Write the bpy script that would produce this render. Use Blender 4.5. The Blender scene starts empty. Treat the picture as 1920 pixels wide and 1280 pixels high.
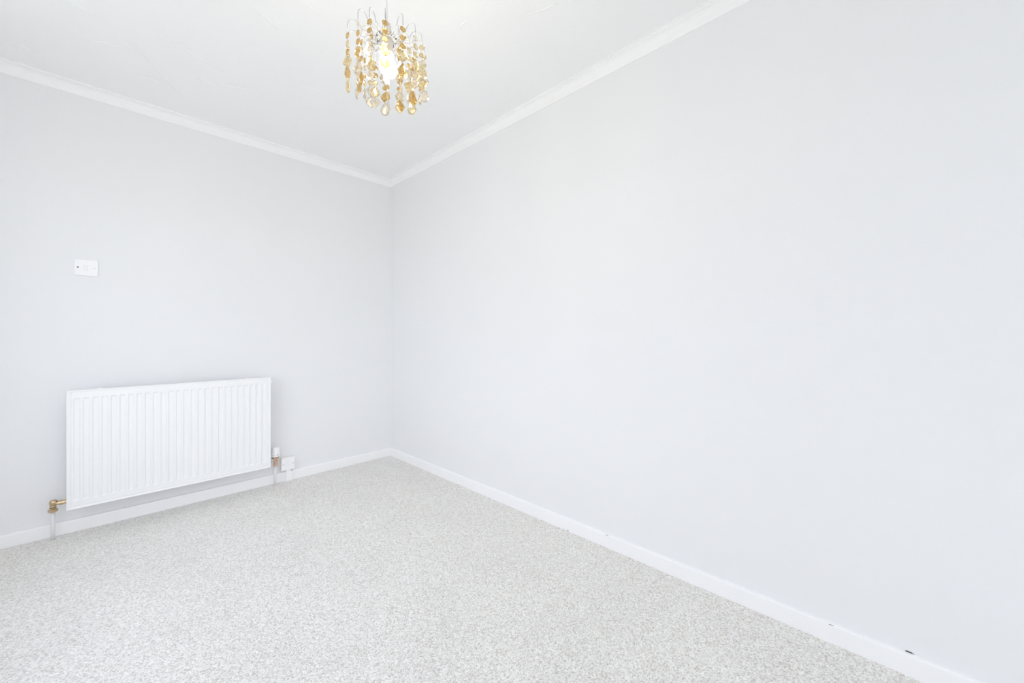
import bpy, bmesh, math, random
from mathutils import Vector, Matrix
random.seed(7)
S = bpy.context.scene
COL = S.collection

# ------------------------------------------------------------------ camera
RW, RD, RH = 2.40, 5.60, 2.382            # room: x -RW..0, y -RD..0 (corner in view at the origin)
cam_d = bpy.data.cameras.new('camera')
cam = bpy.data.objects.new('camera', cam_d); COL.objects.link(cam)
cam.location = (-1.719, -3.1295, 1.0426)
cam.rotation_euler = (math.pi/2, 0, math.radians(44.073-90))
cam_d.sensor_width = 36.0
cam_d.lens = 735.07/1920*36
cam_d.shift_y = -12/1920
cam_d.clip_start = 0.02
S.camera = cam

# ------------------------------------------------------------------ world, lights, exposure
W = bpy.data.worlds.new('daylight'); S.world = W; W.use_nodes = True
nt = W.node_tree; nt.nodes.clear()
out = nt.nodes.new('ShaderNodeOutputWorld'); bg = nt.nodes.new('ShaderNodeBackground')
tc = nt.nodes.new('ShaderNodeTexCoord'); sep = nt.nodes.new('ShaderNodeSeparateXYZ')
rp = nt.nodes.new('ShaderNodeValToRGB')
rp.color_ramp.elements[0].position = 0.46; rp.color_ramp.elements[0].color = (0.50, 0.51, 0.49, 1)
rp.color_ramp.elements[1].position = 0.54; rp.color_ramp.elements[1].color = (0.905, 0.932, 1.0, 1)
e = rp.color_ramp.elements.new(1.0); e.color = (0.70, 0.77, 1.0, 1)
mr = nt.nodes.new('ShaderNodeMapRange'); mr.inputs['From Min'].default_value = -1; mr.inputs['From Max'].default_value = 1
nt.links.new(tc.outputs['Generated'], sep.inputs[0]); nt.links.new(sep.outputs['Z'], mr.inputs['Value'])
nt.links.new(mr.outputs[0], rp.inputs[0]); nt.links.new(rp.outputs[0], bg.inputs['Color'])
bg.inputs['Strength'].default_value = 3.0
nt.links.new(bg.outputs[0], out.inputs[0])

WX0, WX1, WZ0, WZ1 = -2.25, -0.62, 0.12, 2.20      # tall window opening in the wall behind the camera
VY0, VY1, VZ0, VZ1 = -2.25, -0.75, 0.50, 2.10      # unseen window opening, added in the left wall to even out the light
def portal(loc, sx, sz, d):                        # marks a window opening for the sky's light (gives none itself)
    pl = bpy.data.lights.new('window_portal', 'AREA'); pl.shape = 'RECTANGLE'
    pl.size = sx; pl.size_y = sz; pl.cycles.is_portal = True
    po = bpy.data.objects.new('window_portal', pl); COL.objects.link(po)
    po.location = loc; po.rotation_euler = Vector(d).to_track_quat('-Z', 'Y').to_euler()
portal(((WX0+WX1)/2, -RD-0.06, (WZ0+WZ1)/2), WX1-WX0, WZ1-WZ0, (0, 1, 0))
portal((-RW-0.06, (VY0+VY1)/2, (VZ0+VZ1)/2), VY1-VY0, VZ1-VZ0, (1, 0, 0))

BULB_STRENGTH = 84.0
S.view_settings.view_transform = 'Standard'; S.view_settings.look = 'None'
S.view_settings.gamma = 1; S.view_settings.use_curve_mapping = False
S.view_settings.exposure = 0.40
cy = S.cycles
cy.max_bounces = 24; cy.diffuse_bounces = 16; cy.glossy_bounces = 6; cy.transmission_bounces = 10; cy.transparent_max_bounces = 16
cy.sample_clamp_indirect = 6.0
cy.use_denoising = True

# ------------------------------------------------------------------ helpers
def link(name, me, m, parent=None, smooth=False):
    o = bpy.data.objects.new(name, me); COL.objects.link(o)
    if m: me.materials.append(m)
    if smooth:
        for p in me.polygons: p.use_smooth = True
    if parent: o.parent = parent
    return o
def obj(name, bm, m, parent=None, smooth=False, bevel=0, seg=2):
    if bevel:
        bmesh.ops.bevel(bm, geom=[e for e in bm.edges if e.is_manifold and e.calc_face_angle(0) > 0.6], offset=bevel, segments=seg, affect='EDGES', profile=0.6)
    bmesh.ops.recalc_face_normals(bm, faces=bm.faces)
    me = bpy.data.meshes.new(name); bm.to_mesh(me); bm.free()
    return link(name, me, m, parent, smooth)
def thing(name, label, cat, loc=(0, 0, 0)):
    o = bpy.data.objects.new(name, None); COL.objects.link(o); o.location = loc
    o.empty_display_size = 0.05
    o['label'] = label; o['category'] = cat
    return o
def box(bm, x0, x1, y0, y1, z0, z1):
    vs = [bm.verts.new((x, y, z)) for x in (x0, x1) for y in (y0, y1) for z in (z0, z1)]
    for f in ((0, 1, 3, 2), (4, 6, 7, 5), (0, 4, 5, 1), (2, 3, 7, 6), (0, 2, 6, 4), (1, 5, 7, 3)):
        bm.faces.new([vs[i] for i in f])
    return bm
def struct(name, bm, m, parent=None, **k):
    o = obj(name, bm, m, parent, **k); o['kind'] = 'structure'; return o
def tube(bm, pts, r, n=8, caps=True):
    """round bar through points; r is a number or one per point"""
    pts = [Vector(p) for p in pts]; rings = []
    rr = r if isinstance(r, (list, tuple)) else [r]*len(pts)
    ref = None
    for i, p in enumerate(pts):
        t = (pts[min(i+1, len(pts)-1)]-pts[max(i-1, 0)])
        if t.length < 1e-9: t = Vector((0, 0, 1))
        t.normalize()
        if ref is None: ref = Vector((1, 0, 0)) if abs(t.x) < 0.8 else Vector((0, 1, 0))
        u = (ref-t*ref.dot(t)).normalized(); ref = u; w = t.cross(u)
        rings.append([bm.verts.new(p+(u*math.cos(2*math.pi*k/n)+w*math.sin(2*math.pi*k/n))*rr[i]) for k in range(n)])
    for a, b in zip(rings, rings[1:]):
        for k in range(n): bm.faces.new((a[k], a[(k+1) % n], b[(k+1) % n], b[k]))
    if caps:
        bm.faces.new(rings[0][::-1]); bm.faces.new(rings[-1])
    return bm
def lathe(bm, prof, n=24, c=(0, 0, 0), axis='z'):
    """prof: (radius, height) from bottom to top, closed at zero radii or capped"""
    def P(r, h, a):
        x, y = r*math.cos(a), r*math.sin(a)
        v = {'z': (x, y, h), 'x': (h, x, y), 'y': (x, h, y)}[axis]
        return Vector(v)+Vector(c)
    rings = []
    for r, h in prof:
        if r < 1e-6: rings.append([bm.verts.new(P(0, h, 0))])
        else: rings.append([bm.verts.new(P(r, h, 2*math.pi*k/n)) for k in range(n)])
    for a, b in zip(rings, rings[1:]):
        for k in range(n):
            k2 = (k+1) % n
            if len(a) == 1 and len(b) == 1: continue
            if len(a) == 1: bm.faces.new((a[0], b[k2], b[k]))
            elif len(b) == 1: bm.faces.new((a[k], a[k2], b[0]))
            else: bm.faces.new((a[k], a[k2], b[k2], b[k]))
    if len(rings[0]) > 1: bm.faces.new(rings[0][::-1])
    if len(rings[-1]) > 1: bm.faces.new(rings[-1])
    return bm

# ------------------------------------------------------------------ materials
def mat(name, col, rough=0.5, metal=0.0, spec=0.5, bumps=(), mottle=None):
    """bumps: (noise scale, distance, detail) ; mottle: (scale, amount) tiny colour variation"""
    m = bpy.data.materials.new(name); m.use_nodes = True
    t = m.node_tree; p = t.nodes['Principled BSDF']
    p.inputs['Base Color'].default_value = (*col, 1); p.inputs['Roughness'].default_value = rough
    p.inputs['Metallic'].default_value = metal; p.inputs['Specular IOR Level'].default_value = spec
    geo = t.nodes.new('ShaderNodeTexCoord'); last = None
    for sc, dist, det in bumps:
        n = t.nodes.new('ShaderNodeTexNoise'); n.inputs['Scale'].default_value = sc; n.inputs['Detail'].default_value = det
        b = t.nodes.new('ShaderNodeBump'); b.inputs['Distance'].default_value = dist; b.inputs['Strength'].default_value = 1
        t.links.new(geo.outputs['Object'], n.inputs['Vector']); t.links.new(n.outputs['Fac'], b.inputs['Height'])
        if last: t.links.new(last.outputs[0], b.inputs['Normal'])
        last = b
    if last: t.links.new(last.outputs[0], p.inputs['Normal'])
    if mottle:
        n = t.nodes.new('ShaderNodeTexNoise'); n.inputs['Scale'].default_value = mottle[0]; n.inputs['Detail'].default_value = 3
        r = t.nodes.new('ShaderNodeMapRange'); r.inputs['To Min'].default_value = 1-mottle[1]; r.inputs['To Max'].default_value = 1+mottle[1]
        v = t.nodes.new('ShaderNodeVectorMath'); v.operation = 'SCALE'; v.inputs[0].default_value = col
        t.links.new(geo.outputs['Object'], n.inputs['Vector']); t.links.new(n.outputs['Fac'], r.inputs['Value'])
        t.links.new(r.outputs[0], v.inputs['Scale']); t.links.new(v.outputs[0], p.inputs['Base Color'])
    return m
M_wall = mat('pale_grey_paint', (0.855, 0.86, 0.87), 0.62, spec=0.35, bumps=((320, 0.0003, 2), (6, 0.002, 2)), mottle=(3, 0.006))
M_ceil = mat('white_ceiling_paint', (0.925, 0.93, 0.93), 0.85, spec=0.2, bumps=((90, 0.0008, 3), (9, 0.004, 3)))
M_gloss = mat('white_gloss_paint', (0.94, 0.942, 0.945), 0.28, spec=0.5, bumps=((25, 0.0006, 2),))
M_cove = mat('white_coving_paint', (0.94, 0.942, 0.942), 0.6, spec=0.3, bumps=((14, 0.001, 2),))
M_rad = mat('white_radiator_enamel', (0.925, 0.928, 0.928), 0.3)
M_plastic = mat('white_plastic', (0.935, 0.935, 0.945), 0.3)
M_ivory = mat('aged_ivory_plastic', (0.86, 0.86, 0.81), 0.4)
M_dark = mat('dark_recess', (0.045, 0.04, 0.04), 0.7)
M_steel = mat('dull_steel', (0.42, 0.42, 0.44), 0.4, metal=0.8)
M_brass = mat('worn_brass', (0.60, 0.46, 0.29), 0.2, metal=0.95, bumps=((90, 0.0012, 2),))
M_copper = mat('copper', (0.78, 0.52, 0.40), 0.22, metal=0.9)
M_chrome = mat('brushed_nickel', (0.66, 0.65, 0.64), 0.3, metal=0.9)
M_wire = mat('pale_wire', (0.42, 0.41, 0.42), 0.4, metal=0.6)
M_holder = mat('aged_lamp_holder', (0.74, 0.69, 0.65), 0.5)
M_grey = mat('grey_print', (0.33, 0.33, 0.36), 0.5)
M_pipe = mat('white_painted_pipe', (0.82, 0.825, 0.84), 0.4, bumps=((60, 0.0005, 2),))

def carpet():
    m = bpy.data.materials.new('twist_pile_carpet'); m.use_nodes = True
    t = m.node_tree; p = t.nodes['Principled BSDF']; L = t.links.new
    p.inputs['Roughness'].default_value = 0.95; p.inputs['Specular IOR Level'].default_value = 0.1
    tc = t.nodes.new('ShaderNodeTexCoord')
    n0 = t.nodes.new('ShaderNodeTexNoise'); n0.inputs['Scale'].default_value = 160; n0.inputs['Detail'].default_value = 2   # warps the tufts
    vadd = t.nodes.new('ShaderNodeVectorMath'); vadd.operation = 'MULTIPLY_ADD'; vadd.inputs[1].default_value = (0.006,)*3
    L(tc.outputs['Object'], n0.inputs['Vector']); L(n0.outputs['Color'], vadd.inputs[0]); L(tc.outputs['Object'], vadd.inputs[2])
    v = t.nodes.new('ShaderNodeTexVoronoi'); v.inputs['Scale'].default_value = 250; L(vadd.outputs[0], v.inputs['Vector'])
    sepc = t.nodes.new('ShaderNodeSeparateColor'); L(v.outputs['Color'], sepc.inputs[0])
    r = t.nodes.new('ShaderNodeValToRGB'); cr = r.color_ramp
    cr.elements[0].position = 0.0; cr.elements[0].color = (0.51, 0.478, 0.44, 1)
    cr.elements[1].position = 1.0; cr.elements[1].color = (0.85, 0.84, 0.82, 1)
    for q, c in ((0.16, (0.63, 0.603, 0.562)), (0.40, (0.70, 0.684, 0.652)), (0.75, (0.765, 0.757, 0.73))):
        e = cr.elements.new(q); e.color = (*c, 1)
    L(sepc.outputs[0], r.inputs[0])
    big = t.nodes.new('ShaderNodeTexNoise'); big.inputs['Scale'].default_value = 3.2; big.inputs['Detail'].default_value = 4
    L(tc.outputs['Object'], big.inputs['Vector'])
    mr = t.nodes.new('ShaderNodeMapRange'); mr.inputs['To Min'].default_value = 1.09; mr.inputs['To Max'].default_value = 1.23
    L(big.outputs['Fac'], mr.inputs['Value'])
    sc = t.nodes.new('ShaderNodeVectorMath'); sc.operation = 'SCALE'
    L(r.outputs[0], sc.inputs[0]); L(mr.outputs[0], sc.inputs['Scale']); L(sc.outputs[0], p.inputs['Base Color'])
    b1 = t.nodes.new('ShaderNodeBump'); b1.invert = True; b1.inputs['Distance'].default_value = 0.003; b1.inputs['Strength'].default_value = 0.55
    L(v.outputs['Distance'], b1.inputs['Height'])
    n2 = t.nodes.new('ShaderNodeTexNoise'); n2.inputs['Scale'].default_value = 45; n2.inputs['Detail'].default_value = 4
    L(tc.outputs['Object'], n2.inputs['Vector'])
    b2 = t.nodes.new('ShaderNodeBump'); b2.inputs['Distance'].default_value = 0.012; b2.inputs['Strength'].default_value = 0.6
    L(n2.outputs['Fac'], b2.inputs['Height']); L(b1.outputs[0], b2.inputs['Normal']); L(b2.outputs[0], p.inputs['Normal'])
    return m
M_carpet = carpet()

def crystal(name, tint, amt):
    m = bpy.data.materials.new(name); m.use_nodes = True
    t = m.node_tree; t.nodes.clear(); L = t.links.new
    o = t.nodes.new('ShaderNodeOutputMaterial')
    g = t.nodes.new('ShaderNodeBsdfPrincipled'); g.inputs['Base Color'].default_value = (*tint, 1)
    g.inputs['Transmission Weight'].default_value = 1; g.inputs['Roughness'].default_value = 0.03; g.inputs['IOR'].default_value = 1.52
    tr = t.nodes.new('ShaderNodeBsdfTransparent'); tr.inputs[0].default_value = (*[c**0.6 for c in tint], 1)
    mx = t.nodes.new('ShaderNodeMixShader'); mx.inputs[0].default_value = amt
    L(tr.outputs[0], mx.inputs[1]); L(g.outputs[0], mx.inputs[2]); L(mx.outputs[0], o.inputs[0])
    return m
M_amber = crystal('amber_crystal', (0.76, 0.53, 0.22), 0.8)
M_gold = crystal('gold_crystal', (0.93, 0.80, 0.53), 0.75)
M_clear = crystal('champagne_crystal', (0.97, 0.90, 0.78), 0.7)
def emit(name, col, s):
    m = bpy.data.materials.new(name); m.use_nodes = True; t = m.node_tree; t.nodes.clear()
    o = t.nodes.new('ShaderNodeOutputMaterial'); e = t.nodes.new('ShaderNodeEmission')
    e.inputs[0].default_value = (*col, 1); e.inputs[1].default_value = s; t.links.new(e.outputs[0], o.inputs[0]); return m
M_bulb = emit('lit_bulb', (1.0, 0.91, 0.74), BULB_STRENGTH)
M_pane = bpy.data.materials.new('window_glass'); M_pane.use_nodes = True
t = M_pane.node_tree; t.nodes.clear(); o_ = t.nodes.new('ShaderNodeOutputMaterial')
tr = t.nodes.new('ShaderNodeBsdfTransparent'); gl = t.nodes.new('ShaderNodeBsdfGlossy'); gl.inputs['Roughness'].default_value = 0.02
mx = t.nodes.new('ShaderNodeMixShader'); mx.inputs[0].default_value = 0.06
t.links.new(tr.outputs[0], mx.inputs[1]); t.links.new(gl.outputs[0], mx.inputs[2]); t.links.new(mx.outputs[0], o_.inputs[0])

# ------------------------------------------------------------------ room shell
TH = 0.12
struct('floor', box(bmesh.new(), -RW-TH, TH, -RD-TH, TH, -0.10, 0.0), M_carpet)
ceiling = struct('ceiling', box(bmesh.new(), -RW-TH, TH, -RD-TH, TH, RH, RH+0.12), M_ceil)
struct('wall_back', box(bmesh.new(), -RW-TH, TH, 0, TH, 0, RH), M_wall)
struct('wall_right', box(bmesh.new(), 0, TH, -RD-TH, 0, 0, RH), M_wall)
bm = bmesh.new()
box(bm, -RW-TH, -RW, -RD-TH, VY0, 0, RH); box(bm, -RW-TH, -RW, VY1, 0, 0, RH)
box(bm, -RW-TH, -RW, VY0, VY1, 0, VZ0); box(bm, -RW-TH, -RW, VY0, VY1, VZ1, RH)
struct('wall_left', bm, M_wall)
bm = bmesh.new()
box(bm, -RW, WX0, -RD-TH, -RD, 0, RH); box(bm, WX1, 0, -RD-TH, -RD, 0, RH)
box(bm, WX0, WX1, -RD-TH, -RD, 0, WZ0); box(bm, WX0, WX1, -RD-TH, -RD, WZ1, RH)
struct('wall_front', bm, M_wall)
def window(name, axis, base, u0, u1, z0, z1):
    """casement window with two panes; axis 'x' runs along x in the wall at y=base, 'y' along y in the wall at x=base"""
    def bx(bm, ua, ub, da, db, za, zb):            # d: depth measured outward from the wall's inner face
        if axis == 'x': return box(bm, ua, ub, base-db, base-da, za, zb)
        return box(bm, base-db, base-da, ua, ub, za, zb)
    um = (u0+u1)/2; fw = 0.055
    win = bpy.data.objects.new(name, None); COL.objects.link(win); win['kind'] = 'structure'
    win.location = (um, base, z0) if axis == 'x' else (base, um, z0)
    def loc(o): o.location = -win.location
    bm = bmesh.new()
    for a, b, c, d in ((u0, u0+fw, z0, z1), (u1-fw, u1, z0, z1), (u0+fw, u1-fw, z0, z0+fw), (u0+fw, u1-fw, z1-fw, z1), (um-fw/2, um+fw/2, z0+fw, z1-fw)):
        bx(bm, a, b, 0.03, 0.09, c, d)
    loc(obj('window_frame', bm, M_gloss, win))
    for a, b in ((u0+fw, um-fw/2), (um+fw/2, u1-fw)):
        loc(obj('pane', bx(bmesh.new(), a, b, 0.058, 0.062, z0+fw, z1-fw), M_pane, win))
    loc(obj('window_sill', bx(bmesh.new(), u0-0.04, u1+0.04, -0.09, 0.03, z0-0.03, z0-0.002), M_gloss, win, bevel=0.004))
window('window_1', 'x', -RD, WX0, WX1, WZ0, WZ1)
window('added_window', 'y', -RW, VY0, VY1, VZ0, VZ1)  # unseen window, added to brighten the far corner and the floor

# profiles extruded round the room, mitred at the corners. wall k: start corner -> end corner
def run(prof, wall):
    """prof: closed list of (offset from wall, height)"""
    bm = bmesh.new(); A = []; B = []
    for o, z in prof:
        a, b = {'back': ((-RW+o, -o), (-o, -o)), 'right': ((-o, -o), (-o, -RD+o)),
                'front': ((-o, -RD+o), (-RW+o, -RD+o)), 'left': ((-RW+o, -RD+o), (-RW+o, -o))}[wall]
        A.append(bm.verts.new((*a, z))); B.append(bm.verts.new((*b, z)))
    n = len(prof)
    for i in range(n): bm.faces.new((A[i], A[(i+1) % n], B[(i+1) % n], B[i]))
    bm.faces.new(A[::-1]); bm.faces.new(B)
    return bm
zb = 2.325
cove = [(0, zb), (0.004, zb), (0.0055, zb+0.0055)]
for k in range(9):
    a = k/8*math.pi/2
    cove.append((0.036-0.030*math.cos(a)*1.0, zb+0.0065+0.040*math.sin(a)))
cove += [(0.0365, RH-0.006), (0.0425, RH-0.006), (0.0425, RH), (0, RH)]
skirt = [(0, 0), (0.015, 0), (0.015, 0.058), (0.0138, 0.0625), (0.011, 0.0645), (0, 0.0650)]
for k, w in enumerate(('back', 'right', 'front', 'left')):
    struct('trim_%d' % (k+1), run(cove, w), M_cove)
bb = {w: struct('baseboard_'+w, run(skirt, w), M_gloss) for w in ('back', 'right', 'front', 'left')}
# decorator's caulk bead / paint edge along the top of the skirting, and the small open gap in it
def wedge(name, pts, m, parent, th):
    bm = bmesh.new(); vs = [bm.verts.new(p) for p in pts]; f = bm.faces.new(vs)
    r = bmesh.ops.extrude_face_region(bm, geom=[f]); bmesh.ops.translate(bm, vec=th, verts=[v for v in r['geom'] if isinstance(v, bmesh.types.BMVert)])
    return obj(name, bm, m, parent)
g = wedge('open_gap', [(-0.0008, -3.158, 0.0640), (-0.0008, -3.163, 0.0688), (-0.0008, -3.174, 0.0680), (-0.0008, -3.182, 0.0640)], M_dark, bb['right'], (0.0008, 0, 0))
g['label'] = 'dark open gap between skirting and wall'
wedge('paint_chip', [(-0.0158, -1.890, 0.001), (-0.0158, -1.890, 0.007), (-0.0158, -1.897, 0.006), (-0.0158, -1.897, 0.001)], M_grey, bb['right'], (0.0010, 0, 0))
for yy in (-2.975, -2.12):
    wedge('paint_chip', [(-0.0153, yy, 0.0605), (-0.0153, yy-0.012, 0.0612), (-0.0140, yy-0.016, 0.0630), (-0.0138, yy-0.004, 0.0632)], M_steel, bb['right'], (0.0006, 0, -0.0006))

# raised trowel ridges in the textured ceiling plaster
ridges = [[(-1.831, -.759), (-1.79, -.744), (-1.744, -.725)],
 [(-1.59, -.792), (-1.53, -.765), (-1.497, -.752), (-1.41, -.722), (-1.305, -.686)],
 [(-1.67, -.621), (-1.607, -.59), (-1.55, -.47), (-1.506, -.388), (-1.45, -.31), (-1.405, -.258)],
 [(-1.403, -.537), (-1.34, -.522), (-1.273, -.50)], [(-1.328, -.553), (-1.30, -.562), (-1.261, -.565), (-1.18, -.61), (-1.093, -.651)],
 [(-1.01, -.881), (-.90, -.862), (-.774, -.837), (-.72, -.82)], [(-1.313, -1.258), (-1.25, -1.23), (-1.20, -1.195)],
 [(-2.032, -.246), (-1.99, -.235), (-1.95, -.21)], [(-1.787, -.513), (-1.72, -.54), (-1.651, -.559)],
 [(-.647, -1.766), (-.655, -1.80), (-.65, -1.835)], [(-1.179, -1.434), (-1.13, -1.42), (-1.097, -1.405)],
 [(-.50, -2.02), (-.47, -2.10), (-.455, -2.16)], [(-.93, -.66), (-.86, -.655)], [(-1.62, -.33), (-1.55, -.345), (-1.50, -.33)]]
for q in ridges:
    bm = bmesh.new(); P = [Vector((x, y, RH)) for x, y in q]; fine = []
    for a, b in zip(P, P[1:]):
        for k in range(4): fine.append(a.lerp(b, k/4)+Vector((random.uniform(-.0015, .0015), random.uniform(-.0015, .0015), 0)))
    fine.append(P[-1])
    n = len(fine)
    tube(bm, fine, [0.0008+0.0030*math.sin(math.pi*(i+.4)/n) for i in range(n)], 6)
    obj('plaster_ridge', bm, M_ceil, ceiling, smooth=True)

# ------------------------------------------------------------------ radiator
rad = thing('radiator', 'white ribbed steel panel radiator low on the left wall with brass valves', 'radiator', (-1.404, -0.06, 0))
def P(o): o.location = -o.parent.location; return o
RX0, RX1, RZ0, RZ1, RYF = -1.864, -0.944, 0.143, 0.756, -0.098
def panel(x0, x1, z0, z1, yf, th, flutes):
    """pressed steel sheet: recessed vertical flutes, stepped rim, returned edges"""
    rim = 0.0135
    order = [(x0, .0018, 0), (x0+0.0025, 0, 0), (x0+rim, 0, 0), (x0+rim+0.0015, .0045, 0), (x0+rim+0.004, .0018, 0)]
    for a, b in flutes:
        order += [(a, .0018, 0), (a+0.004, .0018, 1), (b-0.003, .0018, 1), (b, .0018, 0)]
    order += [(x1-rim-0.004, .0018, 0), (x1-rim-0.0015, .0045, 0), (x1-rim, 0, 0), (x1-0.0025, 0, 0), (x1, .0018, 0)]
    zr = [(z0, .0018, 0), (z0+0.0025, 0, 0), (z0+rim-.003, 0, 0), (z0+rim-.0015, .0045, 0), (z0+rim+0.001, .0018, 0), (z0+.040, .0018, 0), (z0+.044, .0018, .5), (z0+.050, .0018, .95), (z0+.056, .0018, 1),
          (z1-.050, .0018, 1), (z1-.046, .0018, .95), (z1-.042, .0018, .5), (z1-.039, .0018, 0), (z1-rim, .0018, 0), (z1-rim+0.002, 0, 0), (z1-0.0025, 0, 0), (z1, .0018, 0)]
    bm = bmesh.new(); G = []
    for z, bz, fz in zr:
        row = []
        for x, bx, fx in order:
            edge = min(x-x0, x1-x, z-z0, z1-z)         # the groove and the sunk field stay inside the flat rim
            d = 0.0018 if edge < 0.001 else 0.0 if edge < rim-0.0031 else max(bx, bz)
            row.append(bm.verts.new((x, yf+d+0.0048*fx*fz, z)))
        G.append(row)
    for r0, r1 in zip(G, G[1:]):
        for i in range(len(order)-1): bm.faces.new((r0[i], r0[i+1], r1[i+1], r1[i]))
    # returned edges and back
    loop = G[0][:]+[r[-1] for r in G[1:]]+G[-1][-2::-1]+[r[0] for r in G[-2:0:-1]]
    back = [bm.verts.new((v.co.x, yf+th, v.co.z)) for v in loop]
    n = len(loop)
    for i in range(n): bm.faces.new((loop[i], loop[(i+1) % n], back[(i+1) % n], back[i]))
    bm.faces.new(back)
    return bm
flutes = [(-1.840+.03365*k, -1.8165+.03365*k) for k in range(26)]
P(obj('front_panel', panel(RX0, RX1, RZ0, RZ1, RYF, 0.024, flutes), M_rad, rad))
bm = bmesh.new(); x = RX0+0.04
while x < RX1-0.05:                       # convector fins welded behind the panel
    box(bm, x, x+0.0012, RYF+0.024, RYF+0.046, RZ0+0.05, RZ1-0.05)
    box(bm, x+0.0012, x+0.016, RYF+0.0448, RYF+0.046, RZ0+0.05, RZ1-0.05); x += 0.024
P(obj('convector', bm, M_rad, rad))
for x in (-1.745, -1.075):
    bm = box(bmesh.new(), x-0.016, x+0.016, -0.006, -0.0006, 0.20, 0.70)
    for z in (0.22, 0.66): box(bm, x-0.012, x+0.012, RYF+0.046, -0.006, z, z+0.03)
    P(obj('bracket', bm, M_rad, rad))
    box_ = box(bmesh.new(), x-0.009, x+0.009, RYF+0.026, RYF+0.040, RZ1-0.03, RZ1+0.004)
    P(obj('clip', box_, M_plastic, rad, bevel=0.002))
bm = bmesh.new(); lathe(bm, [(0.010, RX1-0.001), (0.010, RX1+0.006), (0.006, RX1+0.008)], 12, (0, RYF+0.012, RZ1-0.030), 'x')
P(obj('bleed_plug', bm, M_rad, rad, smooth=False))

# left: lockshield valve, brass
VX, VY, VZ = -1.911, -0.058, 0.176
lv = P(obj('lockshield_valve', tube(bmesh.new(), [(VX, VY, VZ-0.022), (VX, VY, VZ+0.012)], [0.0115, 0.0115], 16), M_brass, rad, smooth=False))
lv['label'] = 'worn brass valve'
def sub(name, bm, m, parent, smooth=True, bevel=0):
    o = obj(name, bm, m, parent, smooth=smooth, bevel=bevel); return o
bm = bmesh.new(); lathe(bm, [(0, -0.014), (0.009, -0.0125), (0.0145, -0.006), (0.0155, 0.001), (0.0135, 0.008), (0.007, 0.0125), (0, 0.0135)], 18, (VX+0.002, VY-0.002, VZ+0.013), 'y')
sub('valve_cap', bm, M_brass, lv)
bm = bmesh.new(); lathe(bm, [(0.0118, VZ-0.013), (0.0122, VZ-0.0125), (0.0122, VZ-0.0105), (0.0118, VZ-0.010)], 16, (VX, VY, 0))
sub('groove_shade', bm, M_dark, lv)  # dark band standing for the shade in the groove round the neck
bm = bmesh.new(); lathe(bm, [(0.0125, -0.010), (0.0175, -0.007), (0.0180, 0.006), (0.0135, 0.0085)], 6, (VX, VY, VZ-0.026))
sub('compression_nut', bm, M_brass, lv, False, 0.0012)
bm = bmesh.new(); lathe(bm, [(0.0085, VX+0.008), (0.0085, VX+0.020), (0.0125, VX+0.0205), (0.0125, VX+0.034), (0.0095, VX+0.0345), (0.0095, RX0+0.004)], 12, (0, VY-0.016+0.01, VZ+0.008), 'x')
sub('tail_nut', bm, M_brass, lv, False)
bm = tube(bmesh.new(), [(VX, VY, -0.004), (VX, VY, 0.07), (VX, VY, VZ-0.036)], 0.0078, 14)
P(obj('pipe', bm, M_pipe, rad, smooth=True))
# right: thermostatic valve
TX, TY = -0.904, -0.052
tv = P(obj('thermostatic_valve', lathe(bmesh.new(), [(0.0105, 0.134), (0.0135, 0.136), (0.0135, 0.150), (0.0115, 0.152), (0.0115, 0.158), (0.0130, 0.160), (0.0130, 0.172), (0.0105, 0.174), (0.0105, 0.190)], 14, (TX, TY, 0)), M_copper, rad, smooth=False))
tv['label'] = 'copper and brass valve body with a white head'
bm = bmesh.new(); lathe(bm, [(0.012, 0.182), (0.019, 0.184), (0.0205, 0.190), (0.0205, 0.197), (0.0235, 0.199), (0.0235, 0.2)], 16, (TX, TY, 0))
sub('collar', bm, M_brass, tv, False)
bm = bmesh.new(); n = 36
rings = []
for z, r in ((0.1995, 0.0235), (0.2035, 0.0265), (0.222, 0.0265), (0.224, 0.0250), (0.2435, 0.0245), (0.255, 0.0240), (0.261, 0.0218), (0.2635, 0.016)):
    rings.append([bm.verts.new((TX+(r-(0.0010 if (k % 3 == 0 and z > 0.223) else 0))*math.cos(2*math.pi*k/n), TY+(r-(0.0010 if (k % 3 == 0 and z > 0.223) else 0))*math.sin(2*math.pi*k/n), z)) for k in range(n)])
for a, b in zip(rings, rings[1:]):
    for k in range(n): bm.faces.new((a[k], a[(k+1) % n], b[(k+1) % n], b[k]))
bm.faces.new(rings[0][::-1]); bm.faces.new(rings[-1])
sub('valve_head', bm, M_plastic, tv, False)
bm = bmesh.new()
for ang, w, z0, z1 in ((-128, 7, .210, .2145), (-120, 5, .210, .2135), (-82, 9, .211, .2175)):     # printed setting marks
    vs = []
    for s, z in ((-1, z0), (1, z0), (1, z1), (-1, z1)):
        a = math.radians(ang+s*w); vs.append(bm.verts.new((TX+0.02675*math.cos(a), TY+0.02675*math.sin(a), z)))
    bm.faces.new(vs)
sub('setting_marks', bm, M_grey, tv, False)
bm = bmesh.new(); lathe(bm, [(0.0085, RX1-0.004), (0.0085, RX1+0.008), (0.0115, RX1+0.0085), (0.0115, RX1+0.022), (0.0085, RX1+0.0225), (0.0085, TX-0.006)], 12, (0, TY, 0.179), 'x')
sub('tail_nut', bm, M_chrome, tv, False)
bm = tube(bmesh.new(), [(TX-0.004, TY+0.004, -0.004), (TX-0.002, TY+0.002, 0.08), (TX, TY, 0.136)], 0.0078, 14)
P(obj('pipe', bm, M_pipe, rad, smooth=True))

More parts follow.
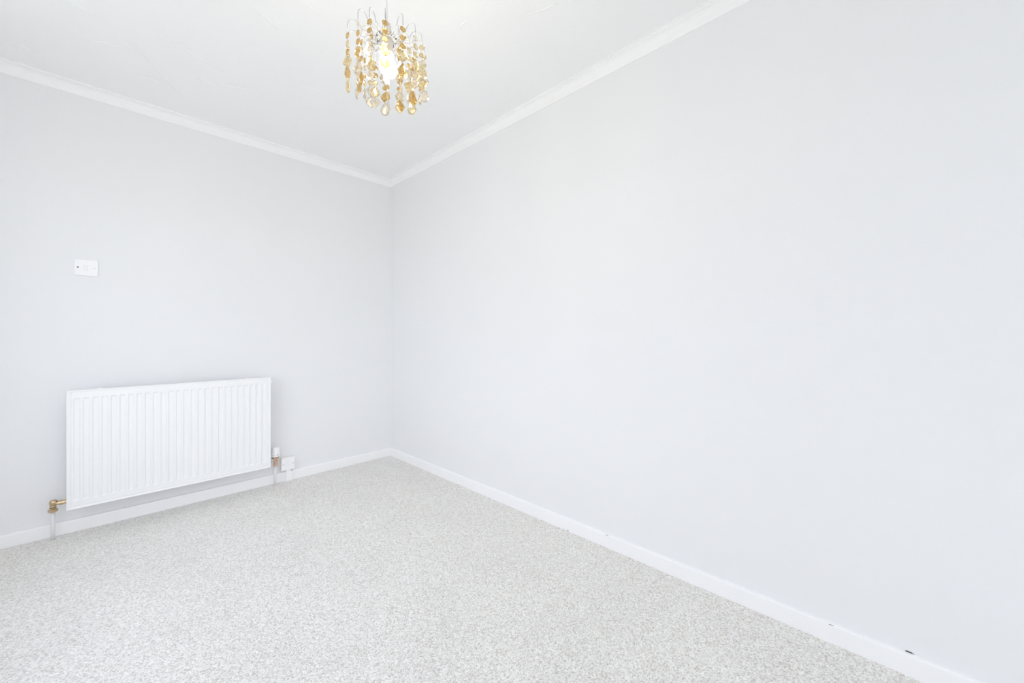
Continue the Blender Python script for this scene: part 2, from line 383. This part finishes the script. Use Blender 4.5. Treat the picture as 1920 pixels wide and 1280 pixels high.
# ------------------------------------------------------------------ light switch
sw = thing('light_switch', 'small square white wall plate with rocker, high above the radiator', 'switch', (-1.797, 0, 1.363))
def rrect(bm, cx, cz, w, h, r, y0, y1, ch=0.0, n=5):
    """rounded rectangle slab, front face at y1, chamfer ch"""
    def loop(w, h, r, y):
        L = []
        for sx, sz, a0 in ((1, 1, 0), (-1, 1, 90), (-1, -1, 180), (1, -1, 270)):
            for k in range(n):
                a = math.radians(a0+90*k/(n-1)); L.append(bm.verts.new((cx+sx*(w/2-r)+r*math.cos(a), y, cz+sz*(h/2-r)+r*math.sin(a))))
        return L
    Ls = [loop(w, h, r, y0), loop(w, h, r, y1+(ch if ch else 0))]
    if ch: Ls.append(loop(w-2*ch, h-2*ch, max(r-ch, 1e-4), y1))
    for a, b in zip(Ls, Ls[1:]):
        for k in range(len(a)): bm.faces.new((a[k], a[(k+1) % len(a)], b[(k+1) % len(a)], b[k]))
    bm.faces.new(Ls[0]); bm.faces.new(Ls[-1][::-1])
    return bm
P(obj('face_plate', rrect(bmesh.new(), -1.797, 1.4055, 0.088, 0.086, 0.005, 0, -0.009, 0.0025), M_plastic, sw))
rk = rrect(bmesh.new(), -1.799, 1.4055, 0.0125, 0.026, 0.001, -0.008, -0.0118, 0.0008)
for v in rk.verts: v.co.y += (v.co.z-1.4055)*0.07 if v.co.y < -0.009 else 0
P(obj('rocker', rk, M_plastic, sw))
P(obj('rocker_surround', rrect(bmesh.new(), -1.799, 1.4055, 0.0165, 0.030, 0.001, -0.008, -0.0093), M_ivory, sw))
for x, m in ((-1.8275, M_dark), (-1.7665, M_plastic)):
    s = P(obj('screw', lathe(bmesh.new(), [(0.0035, -0.0097), (0.0028, -0.0102), (0, -0.0103)][::-1]+[(0.0035, -0.0085)], 12, (x, 0, 1.4055), 'y'), m, sw))
    b = box(bmesh.new(), x-0.003, x+0.003, -0.0106, -0.0100, 1.4049-0.0006, 1.4049+0.0009)
    o = obj('slot', b, M_dark if m is M_dark else M_grey, s)
    if m is M_dark: s['label'] = 'dark recessed screw'

# ------------------------------------------------------------------ surface outlet box right of the radiator
ob = thing('wall_outlet', 'small white surface-mounted electrical box just right of the radiator, above skirting', 'outlet', (-0.8205, 0, 0.0))
ox, oz = -0.8205, 0.1255
bm = rrect(bmesh.new(), ox, oz, 0.086, 0.088, 0.004, 0, -0.030)
P(obj('back_box', bm, M_ivory, ob))
P(obj('face_plate', rrect(bmesh.new(), ox, oz, 0.086, 0.088, 0.004, -0.030, -0.038, 0.002), M_plastic, ob))
P(obj('rocker', rrect(bmesh.new(), ox+0.006, oz+0.004, 0.020, 0.028, 0.0015, -0.038, -0.0415, 0.001), M_plastic, ob))
P(obj('fuse_carrier', rrect(bmesh.new(), ox-0.016, oz+0.002, 0.012, 0.034, 0.0015, -0.038, -0.0395, 0.0006), M_plastic, ob))
for x in (ox-0.032, ox+0.032):
    s = P(obj('screw', lathe(bmesh.new(), [(0, -0.0392), (0.0026, -0.039), (0.0032, -0.0384), (0.0032, -0.037)], 12, (x, 0, oz), 'y'), M_steel, ob))
P(obj('cable_trunking', box(bmesh.new(), -0.831, -0.793, -0.030, -0.0002, -0.001, 0.0815), M_plastic, ob, bevel=0.002))
s = P(obj('fixing_screw', lathe(bmesh.new(), [(0, -0.0322), (0.004, -0.0318), (0.005, -0.030), (0.005, -0.029)], 12, (-0.797, 0, 0.0735), 'y'), M_steel, ob))

# ------------------------------------------------------------------ crystal pendant light
LX, LY = -1.062, -1.903
lamp = thing('pendant_light', 'pendant lamp with amber crystal strings round a glowing bulb, hanging from the ceiling', 'lamp', (LX, LY, RH))
def LP(o): o.location = (0, 0, -RH); return o      # geometry below is written in (dx, dy, world z)
bm = bmesh.new(); lathe(bm, [(0.010, RH-0.028), (0.022, RH-0.026), (0.040, RH-0.012), (0.042, RH-0.0)], 28)
LP(obj('ceiling_rose', bm, M_plastic, lamp, smooth=True))
LP(obj('cord', tube(bmesh.new(), [(0, 0, RH-0.027), (0.0005, 0, 2.22), (0, 0, 2.10)], 0.0032, 10), M_plastic, lamp, smooth=True))
bm = bmesh.new(); lathe(bm, [(0.0230, 1.992), (0.0215, 2.020), (0.0195, 2.050), (0.0195, 2.052), (0.0195, 2.062), (0.016, 2.064), (0.0145, 2.085), (0.008, 2.100), (0.0035, 2.104)], 24)
LP(obj('lamp_holder', bm, M_holder, lamp, smooth=False))
bm = bmesh.new(); pr = [(0, 0), (0.010, .0015), (0.0185, .007), (0.0250, .017), (0.0280, .030), (0.0275, .043), (0.0240, .057), (0.0205, .068), (0.0190, .078), (0.0185, .086)]
lathe(bm, pr, 28)
for v in bm.verts: v.co.x += (0.086-v.co.z)*0.075; v.co.y -= (0.086-v.co.z)*0.075; v.co.z += 1.913      # sits a little askew
LP(obj('light_bulb', bm, M_bulb, lamp, smooth=True))
bm = bmesh.new()                                   # hub ring: two hoops with the arm wires wound round them
for z in (2.034, 2.046):
    tube(bm, [(0.033*math.cos(a), 0.033*math.sin(a), z) for a in [2*math.pi*k/32 for k in range(33)]], 0.0014, 6, False)
for k in range(3):
    a = 2*math.pi*k/3; tube(bm, [(0.033*math.cos(a), 0.033*math.sin(a), 2.034), (0.0185*math.cos(a), 0.0185*math.sin(a), 2.056)], 0.0012, 6)
for k in range(22):                                # short bare wires fanning out of the hub
    a = 2*math.pi*(k+.37)/22+random.uniform(-.06, .06); q = random.uniform(.058, .082)
    tube(bm, [(0.033*math.cos(a), 0.033*math.sin(a), 2.036), (q*.72*math.cos(a), q*.72*math.sin(a), 2.050), (q*math.cos(a), q*math.sin(a), 2.048+random.uniform(-.006, .006)), ((q+.008)*math.cos(a), (q+.008)*math.sin(a), 2.036)], 0.0007, 5)
LP(obj('hub_ring', bm, M_wire, lamp, smooth=True))

# crystals: meshes shared by all copies, origin at their centre, flat side facing +x
def bead_mesh():
    bm = bmesh.new(); c1 = bm.verts.new((0.0040, 0, 0)); c2 = bm.verts.new((-0.0040, 0, 0))
    R = [bm.verts.new((0, 0.0102*math.cos(math.pi*k/4+.39), 0.0102*math.sin(math.pi*k/4+.39))) for k in range(8)]
    A = [bm.verts.new((0.0034, 0.0056*math.cos(math.pi*k/4), 0.0056*math.sin(math.pi*k/4))) for k in range(8)]
    B = [bm.verts.new((-0.0034, 0.0056*math.cos(math.pi*k/4), 0.0056*math.sin(math.pi*k/4))) for k in range(8)]
    for k in range(8):
        k2 = (k+1) % 8
        for X, c in ((A, c1), (B, c2)):
            bm.faces.new((R[k], X[k], R[k-1])); bm.faces.new((R[k], X[k2], X[k])); bm.faces.new((X[k], X[k2], c))
    bmesh.ops.recalc_face_normals(bm, faces=bm.faces)
    return bm
def diamond_mesh(w, h, t, drop=0.0):
    """faceted kite: drop shifts the widest point down (teardrop)"""
    bm = bmesh.new(); out = []
    N = 8 if not drop else 12
    for k in range(N):
        a = 2*math.pi*k/N+math.pi/2
        y, z = math.cos(a), math.sin(a)
        if not drop:
            s = 1.0 if k % 2 == 0 else 0.80
            out.append((0, y*w/2*s, z*h/2*s))
        else:
            wd = 1.0 if z < 0 else (1-z)**0.8 if z < 1 else 0
            out.append((0, y*w/2*(wd if z > 0 else 1), z*h*(0.62 if z > 0 else 0.38)))
    R = [bm.verts.new(p) for p in out]
    for s in (1, -1):
        X = [bm.verts.new((s*t*0.42, p[1]*0.55, p[2]*0.55)) for p in out]
        c = bm.verts.new((s*t*0.5, 0, 0))
        for k in range(N):
            k2 = (k+1) % N
            bm.faces.new((R[k], R[k2], X[k])); bm.faces.new((X[k], R[k2], X[k2])); bm.faces.new((X[k], X[k2], c))
    bmesh.ops.recalc_face_normals(bm, faces=bm.faces)
    return bm
def shared(name, bm, ms):
    outm = []
    for m in ms:
        me = bpy.data.meshes.new(name); bm.to_mesh(me); me.materials.append(m); outm.append(me)
    bm.free(); return outm
MS = (M_amber, M_gold, M_clear)
beads = shared('bead', bead_mesh(), MS)
dias = shared('diamond_drop', diamond_mesh(0.037, 0.044, 0.014), MS)
longs = shared('long_drop', diamond_mesh(0.022, 0.052, 0.011), MS)
tears = shared('teardrop', diamond_mesh(0.035, 0.054, 0.014, 1), MS)
def hang(name, meshes, parent, x, y, z, rz, tilt=0.0, k=None):
    k = random.choices((0, 1, 2), (0.45, 0.37, 0.18) if name == 'bead' else (0.22, 0.40, 0.38))[0] if k is None else k
    o = bpy.data.objects.new(name, meshes[k]); COL.objects.link(o); o.parent = parent
    o.location = (x, y, z); o.rotation_euler = (tilt, random.uniform(-.06, .06), rz)
def arm(th, R, zap, zend, kind, zr=2.040):
    c, s = math.cos(th), math.sin(th)
    zt = zend
    rl = min(0.021, (R-0.036)/2)                   # the wire rises from the hub, arches over and drops to its string
    path = [(0.034, zr-0.004), (0.038, zr-0.002)]
    for k in range(0, 9):
        a = math.pi*0.92-math.pi*0.92*k/8
        path.append((R-rl+rl*math.cos(a), zap-rl*1.1+rl*1.1*math.sin(a)))
    path += [(R, zt+0.012)]
    bm = bmesh.new(); tube(bm, [(r*c, r*s, z) for r, z in path], 0.00085, 6)
    zbot = zt-0.125
    tube(bm, [(R*c, R*s, zt+0.012), (R*c, R*s, zbot)], 0.00035, 4)
    # the wire is wound on the hub
    tube(bm, [(0.0345*math.cos(th+d*0.03), 0.0345*math.sin(th+d*0.03), zr+0.005*math.cos(d*3.14)) for d in range(0, 5)], 0.0009, 5)
    o = LP(obj('arm', bm, M_wire, lamp, smooth=True))
    rz = th+random.choice((0, 0, math.pi/2))+random.uniform(-.5, .5)
    x, y = R*c, R*s
    for k in range(3):
        hang('bead', beads, o, x, y, zt-0.0262*k, rz+random.uniform(-.25, .25))
    if kind == 0:
        hang('diamond_drop', dias, o, x, y, zt-0.0845, rz+.3, random.uniform(-.2, .2))
        hang('diamond_drop', dias, o, x, y, zt-0.1215, rz-.2, random.uniform(-.35, .35))
    elif kind == 1:
        hang('diamond_drop', dias, o, x, y, zt-0.0845, rz, random.uniform(-.2, .2))
        hang('teardrop', tears, o, x, y, zt-0.134, rz+.4, random.uniform(-.15, .15))
    else:
        hang('bead', beads, o, x, y, zt-0.0786, rz)
        hang('long_drop', longs, o, x, y, zt-0.115, rz+.2, random.uniform(-.1, .1))
base = math.radians(44.07-90)                      # string angles are counted from this heading in the room
for k, a in enumerate((214, 245, 264, 286, 311, 334, 353, 16, 38, 62, 86, 110, 134, 160, 188)):
    arm(base+math.radians(a), 0.124, 2.060+random.uniform(-.002, .002), 2.003, (0, 1, 0, 0, 1, 0, 0, 1, 2, 1, 0, 1, 0, 2, 1)[k])
for k in range(12):
    arm(base+math.radians(224+30*k), 0.086, 2.048, 1.987, (2, 0, 1, 2, 0, 1, 2, 0, 1, 0, 2, 0)[k], 2.034)
